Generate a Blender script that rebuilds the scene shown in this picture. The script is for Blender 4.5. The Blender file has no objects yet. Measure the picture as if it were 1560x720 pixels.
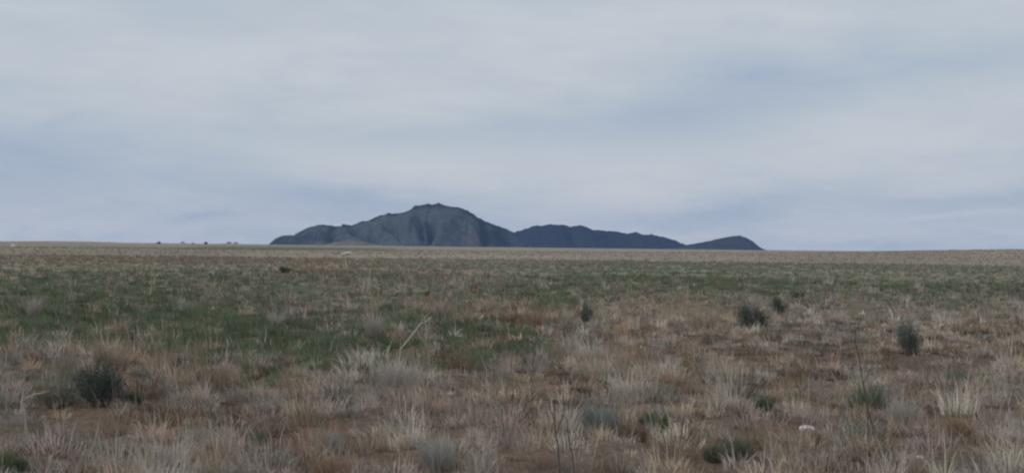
import bpy, math, random
import numpy as np
from mathutils import Matrix, Vector

# ------------------------------------------------------------------ camera, sky, sun, exposure
S = bpy.context.scene
COL = S.collection
F = 2100.0                     # focal length in pixels of the 1560 x 720 photograph
CAMH = 2.92
PITCH = math.atan(15.8 / F)
ROLL = math.radians(0.648)
fw = np.array([0.0, math.cos(PITCH), math.sin(PITCH)])
up0 = np.array([0.0, -math.sin(PITCH), math.cos(PITCH)])
rt0 = np.array([1.0, 0.0, 0.0])
RT = math.cos(ROLL) * rt0 + math.sin(ROLL) * up0
UP = -math.sin(ROLL) * rt0 + math.cos(ROLL) * up0
cam_d = bpy.data.cameras.new('camera')
cam = bpy.data.objects.new('camera', cam_d)
COL.objects.link(cam)
cam_d.sensor_width = 36.0
cam_d.lens = F / 1560.0 * 36.0
cam_d.clip_start = 0.1
cam_d.clip_end = 80000.0
m = Matrix(((RT[0], UP[0], -fw[0]), (RT[1], UP[1], -fw[1]), (RT[2], UP[2], -fw[2]))).to_4x4()
m.translation = Vector((0, 0, CAMH))
cam.matrix_world = m
S.camera = cam

S.view_settings.view_transform = 'Standard'
S.view_settings.look = 'None'
S.view_settings.exposure = 0.0
S.view_settings.gamma = 1.0
S.cycles.use_denoising = True
S.cycles.filter_width = 2.3
S.cycles.max_bounces = 6
S.cycles.volume_bounces = 1

SUN_EL, SUN_AZ = math.radians(42), math.radians(-98)   # azimuth clockwise from +Y
sd = bpy.data.lights.new('sun', 'SUN')
sd.energy = 1.3
sd.angle = math.radians(14)
sd.color = (1.0, 0.95, 0.88)
sun = bpy.data.objects.new('sun', sd)
COL.objects.link(sun)
sv = Vector((math.cos(SUN_EL) * math.sin(SUN_AZ), math.cos(SUN_EL) * math.cos(SUN_AZ), math.sin(SUN_EL)))
sun.rotation_euler = sv.to_track_quat('Z', 'Y').to_euler()
sun.location = (-40, -30, 60)


def pix_dir(px, py):
    d = fw + RT * ((px - 780.0) / F) + UP * ((360.0 - py) / F)
    return d / np.linalg.norm(d)


def build_world():
    w = bpy.data.worlds.new('World')
    S.world = w
    w.use_nodes = True
    nt = w.node_tree
    N, L = nt.nodes, nt.links
    N.clear()

    def math_(op, a, b=None, c=None):
        n = N.new('ShaderNodeMath'); n.operation = op
        for i, v in enumerate((a, b, c)):
            if v is None:
                continue
            if isinstance(v, (int, float)):
                n.inputs[i].default_value = v
            else:
                L.new(v, n.inputs[i])
        return n.outputs[0]
    out = N.new('ShaderNodeOutputWorld')
    bg = N.new('ShaderNodeBackground')
    bg.inputs['Strength'].default_value = 0.1
    L.new(bg.outputs[0], out.inputs[0])
    sky = N.new('ShaderNodeTexSky')
    sky.sky_type = 'NISHITA'
    sky.sun_disc = False
    sky.sun_elevation = SUN_EL
    sky.sun_rotation = SUN_AZ
    sky.dust_density = 2.0
    tc = N.new('ShaderNodeTexCoord')
    sep = N.new('ShaderNodeSeparateXYZ')
    L.new(tc.outputs['Generated'], sep.inputs[0])
    x, y, z = sep.outputs
    az = math_('ARCTAN2', x, y)
    el = math_('ARCSINE', z)
    # soft stratus bands: noise on the direction, stretched along the horizon
    mp = N.new('ShaderNodeMapping')
    mp.inputs['Scale'].default_value = (6.0, 6.0, 22.0)
    mp.inputs['Location'].default_value = (3.7, 1.9, 2.2)
    L.new(tc.outputs['Generated'], mp.inputs['Vector'])
    nz = N.new('ShaderNodeTexNoise')
    nz.inputs['Scale'].default_value = 1.0
    nz.inputs['Detail'].default_value = 4.0
    nz.inputs['Roughness'].default_value = 0.45
    nz.inputs['Distortion'].default_value = 0.5
    L.new(mp.outputs[0], nz.inputs['Vector'])
    mp2 = N.new('ShaderNodeMapping')
    mp2.inputs['Scale'].default_value = (14.0, 14.0, 62.0)
    L.new(tc.outputs['Generated'], mp2.inputs['Vector'])
    nz2 = N.new('ShaderNodeTexNoise')
    nz2.inputs['Scale'].default_value = 1.0
    nz2.inputs['Detail'].default_value = 5.0
    nz2.inputs['Roughness'].default_value = 0.55
    nz2.inputs['Distortion'].default_value = 0.6
    L.new(mp2.outputs[0], nz2.inputs['Vector'])
    # warp of the big soft cloud masses
    wa = math_('MULTIPLY', math_('SUBTRACT', nz2.outputs['Fac'], 0.5), 0.030)
    wb = math_('MULTIPLY', math_('SUBTRACT', nz.outputs['Fac'], 0.5), 0.035)
    az2 = math_('ADD', az, math_('MULTIPLY', wb, 4.0))
    el2 = math_('ADD', el, math_('ADD', math_('MULTIPLY', wa, 0.45), wb))
    acc = math_('ADD', 0.62, math_('MULTIPLY', math_('SUBTRACT', nz.outputs['Fac'], 0.5), 0.75))
    # (px, py, radius x, radius y, slant, weight): + pale cloud, - blue-grey thin cloud
    blobs = [(-20, 240, 300, 58, 0.0, -0.55), (1140, 140, 260, 62, -0.16, -0.55), (620, 192, 230, 26, -0.03, -0.22),
             (530, 312, 190, 20, 0.0, -0.34), (290, 335, 34, 9, 0.0, -0.38), (1085, 330, 105, 20, 0.0, -0.36),
             (1490, 306, 210, 16, 0.0, -0.34), (1330, 374, 330, 7, 0.0, -0.22),
             (700, 100, 480, 60, 0.0, 0.22), (820, 265, 420, 42, 0.0, 0.26), (1330, 215, 320, 60, -0.1, 0.20),
             (100, 332, 220, 16, 0.0, 0.34), (1390, 352, 300, 7, 0.0, 0.30), (1450, 330, 160, 5, 0.0, 0.22), (420, 352, 160, 6, 0.0, 0.2), (800, 335, 90, 22, 0.0, 0.22), (1290, 338, 130, 12, 0.0, 0.16)]
    for px, py, rx, ry, sl, wt in blobs:
        d = pix_dir(px, py)
        a0, e0 = math.atan2(d[0], d[1]), math.asin(d[2])
        da = math_('SUBTRACT', az2, a0)
        de = math_('SUBTRACT', math_('ADD', el2, math_('MULTIPLY', da, sl)), e0)
        q = math_('ADD', math_('POWER', math_('MULTIPLY', da, F / rx), 2.0),
                  math_('POWER', math_('MULTIPLY', de, F / ry), 2.0))
        acc = math_('MULTIPLY_ADD', math_('EXPONENT', math_('MULTIPLY', q, -1.0)), wt, acc)
    hz = math_('EXPONENT', math_('MULTIPLY', math_('POWER', math_('MULTIPLY', el, 1 / 0.035), 2.0), -1.0))
    acc = math_('MULTIPLY_ADD', hz, 0.16, acc)
    mp3 = N.new('ShaderNodeMapping'); mp3.inputs['Scale'].default_value = (36.0, 36.0, 130.0)
    L.new(tc.outputs['Generated'], mp3.inputs['Vector'])
    nz3 = N.new('ShaderNodeTexNoise'); nz3.inputs['Scale'].default_value = 1.0; nz3.inputs['Detail'].default_value = 7.0
    nz3.inputs['Roughness'].default_value = 0.6; nz3.inputs['Distortion'].default_value = 0.9
    L.new(mp3.outputs[0], nz3.inputs['Vector'])
    acc = math_('ADD', acc, math_('MULTIPLY', math_('SUBTRACT', nz3.outputs['Fac'], 0.5), math_('MULTIPLY_ADD', hz, 0.85, 0.12)))
    fine = math_('MULTIPLY', math_('SUBTRACT', nz2.outputs['Fac'], 0.5), 0.45)
    acc = math_('ADD', acc, fine)
    ramp = N.new('ShaderNodeValToRGB')
    L.new(acc, ramp.inputs['Fac'])
    cr = ramp.color_ramp
    cr.elements[0].position = 0.0
    cr.elements[0].color = (0.37, 0.45, 0.58, 1)
    cr.elements[1].position = 1.0
    cr.elements[1].color = (0.62, 0.645, 0.675, 1)
    e = cr.elements.new(0.5)
    e.color = (0.49, 0.552, 0.62, 1)
    sc = N.new('ShaderNodeVectorMath'); sc.operation = 'SCALE'
    L.new(ramp.outputs[0], sc.inputs[0])
    sc.inputs['Scale'].default_value = 10.0
    mix = N.new('ShaderNodeMix'); mix.data_type = 'RGBA'
    mix.inputs['Factor'].default_value = 0.95
    L.new(sky.outputs[0], mix.inputs['A'])
    L.new(sc.outputs[0], mix.inputs['B'])
    L.new(mix.outputs['Result'], bg.inputs['Color'])


build_world()

# ------------------------------------------------------------------ helpers
RNG = np.random.default_rng(7)
random.seed(7)


def hash2(ix, iy, seed):
    h = (ix.astype(np.int64) * 374761393 + iy.astype(np.int64) * 668265263 + seed * 2147483647) & 0xFFFFFFFF
    h = ((h ^ (h >> 13)) * 1274126177) & 0xFFFFFFFF
    h = h ^ (h >> 16)
    return (h & 0xFFFF) / 65535.0


def vnoise(x, y, seed=0):
    x = np.asarray(x, float); y = np.asarray(y, float)
    ix, iy = np.floor(x), np.floor(y)
    fx, fy = x - ix, y - iy
    fx = fx * fx * (3 - 2 * fx); fy = fy * fy * (3 - 2 * fy)
    a = hash2(ix, iy, seed); b = hash2(ix + 1, iy, seed)
    c = hash2(ix, iy + 1, seed); d = hash2(ix + 1, iy + 1, seed)
    return (a * (1 - fx) + b * fx) * (1 - fy) + (c * (1 - fx) + d * fx) * fy


def fbm(x, y, seed=0, oct=4, rough=0.5):
    t = 0.0; amp = 1.0; tot = 0.0
    for o in range(oct):
        t = t + amp * vnoise(np.asarray(x) * 2 ** o, np.asarray(y) * 2 ** o, seed + 17 * o)
        tot += amp; amp *= rough
    return t / tot


def sstep(a, b, x):
    t = np.clip((np.asarray(x, float) - a) / (b - a), 0, 1)
    return t * t * (3 - 2 * t)


def hor(px):
    return 367.0 + 0.0113 * np.asarray(px, float)


MOUNDS = []


def plain_point(px, dist):
    d = fw + RT * ((px - 780.0) / F)
    return d[0] / d[1] * dist, dist


for px_, dist_, r_, h_ in ((284, 2500, 16, 2.8), (345, 2500, 24, 3.4), (355, 2450, 14, 1.8), (60, 1500, 75, 1.9), (150, 1700, 75, 1.6)):
    x_, y_ = plain_point(px_, dist_)
    MOUNDS.append((x_, y_, r_, r_ * 4, h_))
MOUNDS.append((400.0, 800.0, 170.0, 260.0, 6.5))


def macro(x, y):
    x = np.asarray(x, float); y = np.asarray(y, float)
    r = np.hypot(x, y)
    z = (fbm(x / 14, y / 22, 3, 3) - 0.5) * 0.5 * sstep(8, 30, r) * (1 - sstep(150, 500, r))
    z = z + (fbm(x / 240, y / 300, 5, 3) - 0.5) * 1.7 * sstep(200, 500, r)
    for cx, cy, rx, ry, h in MOUNDS:
        z = z + h * np.exp(-((x - cx) / rx) ** 2 - ((y - cy) / ry) ** 2)
    return z


def ground_z(x, y):
    x = np.asarray(x, float); y = np.asarray(y, float)
    r = np.hypot(x, y)
    k = 1 - sstep(55, 110, r)
    z = macro(x, y)
    z = z + k * ((fbm(x / 0.62, y / 0.62, 11, 2) - 0.5) * 0.27 + (fbm(x / 2.3, y / 2.3, 23, 2) - 0.5) * 0.22)
    return z


def to_pix(x, y, z=0.0):
    """ground position -> photograph position, used to say which plants grow where"""
    v0, v1, v2 = np.asarray(x, float), np.asarray(y, float), np.asarray(z, float) - CAMH
    dd = np.maximum(v0 * fw[0] + v1 * fw[1] + v2 * fw[2], 1e-3)
    px = 780 + F * (v0 * RT[0] + v1 * RT[1] + v2 * RT[2]) / dd
    py = 360 - F * (v0 * UP[0] + v1 * UP[1] + v2 * UP[2]) / dd
    return px, py


def at(px, py):
    """point of the ground seen at a photograph pixel"""
    d = fw + RT * ((px - 780.0) / F) + UP * ((360.0 - py) / F)
    t = -CAMH / d[2]
    for _ in range(60):
        p = np.array([0, 0, CAMH]) + d * t
        gz = float(ground_z(p[0], p[1]))
        t2 = (gz - CAMH) / d[2]
        if abs(t2 - t) < 1e-4:
            break
        t += 0.4 * (t2 - t)
    p = np.array([0, 0, CAMH]) + d * t
    return np.array([p[0], p[1], float(ground_z(p[0], p[1]))])


# ---- materials
def new_mat(name):
    mt = bpy.data.materials.new(name)
    mt.use_nodes = True
    nt = mt.node_tree
    return mt, nt, nt.nodes, nt.links, nt.nodes['Principled BSDF']


def plant_mat(name, trans=0.25):
    """colour from the leaf's own colour attribute, matt, a little light passing through"""
    mt, nt, N, L, b = new_mat(name)
    at_ = N.new('ShaderNodeAttribute'); at_.attribute_name = 'Col'
    out = N['Material Output']
    N.remove(b)
    df = N.new('ShaderNodeBsdfDiffuse'); df.inputs['Roughness'].default_value = 0.6
    tr = N.new('ShaderNodeBsdfTranslucent')
    mx = N.new('ShaderNodeMixShader'); mx.inputs[0].default_value = trans
    L.new(at_.outputs['Color'], df.inputs['Color'])
    L.new(at_.outputs['Color'], tr.inputs['Color'])
    L.new(df.outputs[0], mx.inputs[1]); L.new(tr.outputs[0], mx.inputs[2])
    L.new(mx.outputs[0], out.inputs['Surface'])
    return mt


def noise_mat(name, c1, c2, scale, rough=0.9, bump=0.0, detail=6.0):
    mt, nt, N, L, b = new_mat(name)
    tc = N.new('ShaderNodeTexCoord')
    nz = N.new('ShaderNodeTexNoise')
    nz.inputs['Scale'].default_value = scale; nz.inputs['Detail'].default_value = detail
    L.new(tc.outputs['Object'], nz.inputs['Vector'])
    r = N.new('ShaderNodeValToRGB')
    r.color_ramp.elements[0].position = 0.32; r.color_ramp.elements[1].position = 0.68
    r.color_ramp.elements[0].color = (*c1, 1); r.color_ramp.elements[1].color = (*c2, 1)
    L.new(nz.outputs['Fac'], r.inputs[0]); L.new(r.outputs[0], b.inputs['Base Color'])
    b.inputs['Roughness'].default_value = rough
    b.inputs['Specular IOR Level'].default_value = 0.2
    if bump:
        bm = N.new('ShaderNodeBump'); bm.inputs['Strength'].default_value = bump
        L.new(nz.outputs['Fac'], bm.inputs['Height']); L.new(bm.outputs[0], b.inputs['Normal'])
    return mt


M_GRASS = plant_mat('dry_grass_blades', 0.22)
M_GREEN = plant_mat('green_grass_blades', 0.25)
M_LEAF = plant_mat('shrub_leaves', 0.18)
M_TWIG = noise_mat('twig_bark', (0.10, 0.08, 0.065), (0.19, 0.16, 0.13), 60)
M_PALE = noise_mat('bleached_stem', (0.36, 0.32, 0.26), (0.52, 0.48, 0.41), 45)
M_DARKSTEM = noise_mat('dark_dead_stem', (0.085, 0.066, 0.056), (0.15, 0.118, 0.10), 45)
M_WHITEWOOD = noise_mat('sun_bleached_wood', (0.48, 0.44, 0.40), (0.62, 0.57, 0.53), 12)
M_STONE = noise_mat('white_quartz', (0.48, 0.48, 0.49), (0.72, 0.72, 0.74), 14, 0.7, 0.3)


# ---- mesh objects
def mesh_obj(name, verts, faces, mat, parent=None, cols=None, smooth=False, loc=None):
    """verts (n,3), faces: list/array of index tuples (array -> all the same length), cols per vertex (n,3)"""
    me = bpy.data.meshes.new(name)
    v = np.asarray(verts, dtype=np.float32)
    if isinstance(faces, tuple):           # (flat loop indices, loop starts)
        li, ls = faces
    else:
        fa = np.asarray(faces, dtype=np.int32)
        li, ls = fa.ravel(), np.arange(0, fa.size, fa.shape[1], dtype=np.int32)
    me.vertices.add(len(v)); me.vertices.foreach_set('co', v.ravel())
    me.loops.add(len(li)); me.loops.foreach_set('vertex_index', np.asarray(li, dtype=np.int32))
    me.polygons.add(len(ls)); me.polygons.foreach_set('loop_start', np.asarray(ls, dtype=np.int32))
    if smooth:
        me.polygons.foreach_set('use_smooth', np.ones(len(ls), dtype=bool))
    me.update(calc_edges=True)
    if cols is not None:
        a = me.color_attributes.new('Col', 'FLOAT_COLOR', 'POINT')
        c = np.ones((len(v), 4), dtype=np.float32); c[:, :3] = cols
        a.data.foreach_set('color', c.ravel())
    me.materials.append(mat)
    o = bpy.data.objects.new(name, me)
    COL.objects.link(o)
    if parent is not None:
        o.parent = parent
    if loc is not None:
        o.location = loc
    return o


def empty(name, loc):
    o = bpy.data.objects.new(name, None)
    o.empty_display_size = 0.2
    COL.objects.link(o)
    o.location = loc
    return o


def tag(o, label=None, cat=None, group=None, kind=None):
    if label: o['label'] = label
    if cat: o['category'] = cat
    if group: o['group'] = group
    if kind: o['kind'] = kind
    return o


def blades(base, length, width, az, lean0, lean1, col, rng, wind=(0, 0)):
    """bent tapering grass blades: 5 vertices, one quad and one triangle each"""
    n = len(base)
    out = np.stack([np.cos(az), np.sin(az)], 1)
    d0 = np.column_stack([out * np.sin(lean0)[:, None], np.cos(lean0)])
    d1 = np.column_stack([out * np.sin(lean1)[:, None], np.cos(lean1)])
    d1[:, 0] += wind[0]; d1[:, 1] += wind[1]
    mid = base + d0 * (length * 0.5)[:, None]
    tip = mid + d1 * (length * 0.5)[:, None]
    wa = rng.uniform(0, math.pi, n)
    side = np.column_stack([np.cos(wa), np.sin(wa) * 0.6, np.zeros(n)]) * (width * 0.5)[:, None]
    v = np.empty((n, 5, 3))
    v[:, 0] = base - side; v[:, 1] = base + side
    v[:, 2] = mid + side * 0.8; v[:, 3] = mid - side * 0.8
    v[:, 4] = tip
    i = np.arange(n)[:, None] * 5
    loops = np.concatenate([i + np.array([[0, 1, 2, 3]]), i + np.array([[3, 2, 4]])], 1)
    starts = np.concatenate([np.arange(n)[:, None] * 7, np.arange(n)[:, None] * 7 + 4], 1)
    return v.reshape(-1, 3), (loops.ravel(), starts.ravel()), np.repeat(col, 5, 0)


def tube(points, r0, r1, sides=6):
    pts = [np.asarray(p, float) for p in points]
    V, Fc = [], []
    n = len(pts)
    for i, p in enumerate(pts):
        t = pts[min(i + 1, n - 1)] - pts[max(i - 1, 0)]
        t = t / (np.linalg.norm(t) + 1e-9)
        a = np.cross(t, [0.31, 0.9, 0.2]); a /= np.linalg.norm(a)
        b = np.cross(t, a)
        r = r0 + (r1 - r0) * i / (n - 1)
        for s in range(sides):
            an = 2 * math.pi * s / sides
            V.append(p + r * (math.cos(an) * a + math.sin(an) * b))
    for i in range(n - 1):
        for s in range(sides):
            s2 = (s + 1) % sides
            Fc.append((i * sides + s, i * sides + s2, (i + 1) * sides + s2, (i + 1) * sides + s))
    return np.array(V), Fc


def join_tubes(tubes):
    V, Fc, o = [], [], 0
    for v, f in tubes:
        V.append(v); Fc += [tuple(k + o for k in q) for q in f]; o += len(v)
    return np.concatenate(V), Fc


# ------------------------------------------------------------------ plant cover of the plain
#   grey-mauve straw, tan straw, rust brown, green, grey-green, bleached, dark dead brown
TYPES = np.array([(0.50, 0.432, 0.378), (0.482, 0.392, 0.29), (0.335, 0.237, 0.175), (0.182, 0.215, 0.136), (0.275, 0.284, 0.222), (0.58, 0.518, 0.45), (0.148, 0.108, 0.081)])
NT = len(TYPES)
SOIL = np.array((0.125, 0.09, 0.067))
# patches: type, photograph position on the plain, half width, half height, weight
PATCH = [(3, 90, 465, 210, 30, 4.0), (3, 40, 505, 160, 30, 3.6), (3, 300, 500, 150, 22, 2.4), (3, 440, 528, 110, 34, 4.4), (3, 545, 552, 90, 24, 3.4), (3, 240, 490, 120, 26, 1.6),
         (3, 760, 534, 85, 32, 4.5), (3, 830, 455, 60, 16, 3.0), (3, 1230, 434, 240, 12, 2.0), (3, 1500, 434, 130, 13, 2.0),
         (3, 960, 425, 170, 15, 2.2), (3, 250, 428, 260, 12, 1.2), (3, 640, 470, 60, 20, 1.4), (3, 600, 505, 60, 20, 2.0),
         (4, 380, 450, 150, 35, 1.6), (4, 1150, 412, 420, 12, 1.8), (4, 900, 406, 300, 10, 1.2), (4, 660, 500, 60, 30, 1.0), (4, 60, 590, 90, 28, 1.0),
         (4, 920, 640, 50, 14, 2.2), (4, 1310, 612, 45, 18, 1.6), (4, 560, 580, 60, 16, 0.8), (4, 1500, 455, 140, 14, 0.8),
         (4, 540, 450, 80, 25, 1.2), (4, 1480, 700, 80, 22, 0.8), (4, 620, 590, 60, 25, 0.5), (4, 1300, 400, 320, 6, 1.5),
         (2, 520, 412, 70, 13, 3.0), (2, 670, 418, 80, 11, 2.2), (2, 180, 398, 190, 7, 2.2), (2, 400, 400, 150, 6, 1.4), (2, 1400, 393, 180, 4, 1.4),
         (2, 200, 585, 60, 32, 1.6), (2, 470, 672, 55, 20, 1.8), (2, 810, 484, 80, 14, 1.8), (2, 690, 470, 40, 14, 0.8), (2, 640, 525, 30, 16, 1.0),
         (2, 1180, 650, 60, 26, 0.7), (2, 720, 655, 50, 20, 0.8), (2, 60, 560, 70, 20, 0.8), (2, 1000, 700, 60, 18, 0.7),
         (1, 170, 535, 60, 20, 3.0), (1, 790, 480, 90, 16, 1.6), (1, 1050, 475, 85, 20, 2.4), (1, 330, 562, 70, 20, 1.0), (1, 505, 712, 50, 14, 2.6),
         (1, 1462, 655, 30, 16, 2.6), (1, 985, 560, 120, 22, 1.0), (1, 1250, 690, 120, 30, 0.8), (1, 1480, 520, 80, 20, 0.9), (1, 60, 530, 50, 16, 0.6), (1, 700, 620, 120, 40, 0.4),
         (5, 620, 588, 90, 20, 0.8), (5, 900, 560, 60, 18, 0.5), (5, 1300, 480, 200, 22, 0.6), (5, 680, 690, 60, 24, 0.8), (5, 250, 700, 70, 24, 0.5), (5, 470, 690, 40, 20, 0.6),
         (6, 1500, 690, 110, 30, 0.6), (6, 60, 600, 90, 40, 0.5), (6, 330, 690, 120, 30, 0.4), (6, 1080, 620, 160, 40, 0.35), (6, 1250, 535, 300, 55, 0.55)]
# stretches of bare reddish soil with little growing: photograph position, half width, half height
BARE = [(215, 588, 62, 20), (468, 668, 62, 16), (70, 575, 60, 14), (730, 655, 50, 12), (1180, 655, 60, 14), (150, 632, 90, 8), (820, 500, 70, 5), (1000, 705, 60, 10)]


def bare(x, y):
    px, py = to_pix(x, y)
    px = px + (fbm(x / 0.8, y / 1.5, 83, 3) - 0.5) * 70
    b = np.zeros(len(px))
    for a_, b_, ra, rb in BARE:
        b = np.maximum(b, np.exp(-((px - a_) / ra) ** 4 - ((py - b_) / rb) ** 4))
    return b


def cover(x, y):
    """weights (n,6) of the kinds of grass at ground positions"""
    x = np.asarray(x, float); y = np.asarray(y, float)
    px, py = to_pix(x, y)
    dy = np.maximum(py - hor(px), 0.3)
    u = px / 60.0; v = np.log(dy) * 4.0
    px = px + (fbm(u, v, 31, 3) - 0.5) * 110
    k = 1 + (fbm(u * 0.7, v, 41, 3) - 0.5) * 0.28
    py = hor(px) + dy * k
    dy = dy * k
    W = np.zeros((len(px), NT))
    W[:, 0] = 1.0
    W[:, 1] = 0.5
    W[:, 2] = 0.30
    W[:, 4] = 0.20
    W[:, 5] = 0.22
    W[:, 6] = 0.55 * sstep(40, 130, dy)
    far = sstep(24, 12, dy)                 # pale dry band that reaches the horizon
    W[:, 5] += 0.20 * far; W[:, 4] += 0.75 * far; W[:, 2] += 0.5 * far
    stk = vnoise(px / 170.0, np.log(dy) * 5.0, 87)
    W[:, 4] += 0.9 * far * stk; W[:, 5] += 0.5 * far * (1 - stk)
    lf = sstep(520, 250, px) * sstep(3, 7, dy) * sstep(30, 18, dy)
    W[:, 4] += 0.8 * lf; W[:, 6] += 0.35 * lf
    midg = sstep(16, 30, dy) * sstep(110, 70, dy)
    W[:, 3] += 0.8 * midg; W[:, 4] += 0.9 * midg
    strip = sstep(270, 340, px) * sstep(640, 520, px) * sstep(3.0, 4.5, dy) * sstep(10, 8, dy)
    W[:, 3] += 5.0 * strip
    stl = sstep(450, 300, px) * sstep(10, 14, dy) * sstep(24, 18, dy)
    W[:, 2] += 0.9 * stl; W[:, 4] += 0.5 * stl
    for t, a, b, ra, rb, wt in PATCH:
        W[:, t] += wt * np.exp(-((px - a) / ra) ** 2 - ((py - b) / rb) ** 2)
    # finer world-scale mottling
    n1 = fbm(x / 1.7, y / 2.6, 51, 3); n2 = fbm(x / 1.1, y / 1.7, 61, 3); n3 = fbm(x / 7, y / 14, 71, 3)
    W[:, 3] *= np.clip(0.55 + 1.8 * (n1 - 0.25), 0.3, 2)
    n4 = fbm(x / 0.55, y / 0.8, 91, 2)
    W[:, 6] *= np.clip(0.1 + 4.0 * (0.66 - n4), 0.05, 2.4)
    W[:, 5] *= np.clip(0.3 + 2.6 * (n2 - 0.25), 0.1, 2.2)
    W[:, 2] *= np.clip(0.3 + 2.6 * (0.75 - n2), 0.1, 2.2)
    W[:, 4] *= np.clip(0.4 + 2.2 * (n3 - 0.25), 0.1, 2)
    W[:, 3] *= 1.2
    W = W ** 1.5
    return W / W.sum(1, keepdims=True)


# ------------------------------------------------------------------ ground sheet
def build_ground():
    front = np.linspace(-0.54, 0.54, 350)
    rest = np.linspace(0.54, 2 * math.pi - 0.54, 72)[1:-1]
    th = np.concatenate([front, rest])
    r = [1.0]
    while r[-1] < 15500:
        q = r[-1]
        r.append(q * (1.10 if q < 12 else 1.0065 if q < 60 else 1.014 if q < 200 else 1.03 if q < 3000 else 1.12))
    r = np.array(r)
    nr, nt_ = len(r), len(th)
    R, T = np.meshgrid(r, th, indexing='ij')
    X, Y = R * np.sin(T), R * np.cos(T)
    x, y = X.ravel(), Y.ravel()
    z = ground_z(x, y)
    W = cover(x, y)
    rr = np.hypot(x, y)
    mixf = sstep(25, 160, rr)[:, None]        # how much of the sward hides the soil at this slant
    c = W @ TYPES
    behind = (np.abs(np.arctan2(x, y)) > 0.7)
    c[behind] = TYPES[0] * 0.5 + TYPES[3] * 0.4 + TYPES[6] * 0.1
    br = (bare(x, y) * (rr < 90))[:, None]
    c = c * (0.13 + 0.55 * mixf) * (1 - br) + SOIL * (0.72 - 0.57 * mixf + br * 0.45)
    v = np.column_stack([x, y, z])
    v = np.concatenate([v, [[0, 0, float(z[:nt_].mean())]]])
    c = np.concatenate([c, c[:1]])
    i = np.arange(nr - 1)[:, None] * nt_ + np.arange(nt_)[None, :]
    j = np.arange(nr - 1)[:, None] * nt_ + (np.arange(nt_)[None, :] + 1) % nt_
    quads = np.stack([i, i + nt_, j + nt_, j], -1).reshape(-1, 4)[:, ::-1]
    k = np.arange(nt_)
    tris = np.stack([np.full(nt_, len(v) - 1), (k + 1) % nt_, k], 1)
    li = np.concatenate([quads.ravel(), tris.ravel()])
    ls = np.concatenate([np.arange(len(quads)) * 4, len(quads) * 4 + np.arange(nt_) * 3])
    mt, nt, N, L, b = new_mat('plain_soil_and_litter')
    a_ = N.new('ShaderNodeAttribute'); a_.attribute_name = 'Col'
    tc = N.new('ShaderNodeTexCoord')
    n1 = N.new('ShaderNodeTexNoise'); n1.inputs['Scale'].default_value = 9.0; n1.inputs['Detail'].default_value = 8.0
    n2 = N.new('ShaderNodeTexNoise'); n2.inputs['Scale'].default_value = 0.05; n2.inputs['Detail'].default_value = 8.0
    n2.inputs['Roughness'].default_value = 0.65
    L.new(tc.outputs['Object'], n1.inputs['Vector']); L.new(tc.outputs['Object'], n2.inputs['Vector'])
    m1 = N.new('ShaderNodeMapRange'); m1.inputs[1].default_value = 0.3; m1.inputs[2].default_value = 0.7
    m1.inputs[3].default_value = 0.7; m1.inputs[4].default_value = 1.3
    L.new(n1.outputs['Fac'], m1.inputs[0])
    m2 = N.new('ShaderNodeMapRange'); m2.inputs[1].default_value = 0.3; m2.inputs[2].default_value = 0.7
    m2.inputs[3].default_value = 0.8; m2.inputs[4].default_value = 1.2
    L.new(n2.outputs['Fac'], m2.inputs[0])
    mm = N.new('ShaderNodeMath'); mm.operation = 'MULTIPLY'
    L.new(m1.outputs[0], mm.inputs[0]); L.new(m2.outputs[0], mm.inputs[1])
    sc = N.new('ShaderNodeVectorMath'); sc.operation = 'SCALE'
    L.new(a_.outputs['Color'], sc.inputs[0]); L.new(mm.outputs[0], sc.inputs['Scale'])
    L.new(sc.outputs[0], b.inputs['Base Color'])
    b.inputs['Roughness'].default_value = 1.0
    b.inputs['Specular IOR Level'].default_value = 0.0
    bm = N.new('ShaderNodeBump'); bm.inputs['Strength'].default_value = 0.6; bm.inputs['Distance'].default_value = 0.05
    L.new(n1.outputs['Fac'], bm.inputs['Height']); L.new(bm.outputs[0], b.inputs['Normal'])
    o = mesh_obj('ground', v, (li, ls), mt, cols=c, smooth=True)
    tag(o, 'flat dry grass plain reaching the horizon', 'ground', kind='structure')


build_ground()


# ------------------------------------------------------------------ mountain and hills
def px_x(px, dist):
    d = fw + RT * ((px - 780.0) / F)
    return d[0] / d[1] * dist


def px_z(px, py, dist):
    d = fw + RT * ((px - 780.0) / F) + UP * ((360.0 - py) / F)
    return CAMH + d[2] / d[1] * dist


def hill_mat(name, cols, scale, dark):
    """grass, scrub and rock: patches by noise, over vertex colour with fold shade painted down the slope"""
    mt, nt, N, L, b = new_mat(name)
    a_ = N.new('ShaderNodeAttribute'); a_.attribute_name = 'Col'
    tc = N.new('ShaderNodeTexCoord')
    n1 = N.new('ShaderNodeTexNoise'); n1.inputs['Scale'].default_value = scale; n1.inputs['Detail'].default_value = 8.0
    n1.inputs['Roughness'].default_value = 0.62
    L.new(tc.outputs['Object'], n1.inputs['Vector'])
    mr = N.new('ShaderNodeMapRange'); mr.inputs[1].default_value = 0.35; mr.inputs[2].default_value = 0.65
    mr.inputs[3].default_value = dark; mr.inputs[4].default_value = 1.2
    L.new(n1.outputs['Fac'], mr.inputs[0])
    sc = N.new('ShaderNodeVectorMath'); sc.operation = 'SCALE'
    L.new(a_.outputs['Color'], sc.inputs[0]); L.new(mr.outputs[0], sc.inputs['Scale'])
    L.new(sc.outputs[0], b.inputs['Base Color'])
    b.inputs['Roughness'].default_value = 1.0
    b.inputs['Specular IOR Level'].default_value = 0.0
    return mt


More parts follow.
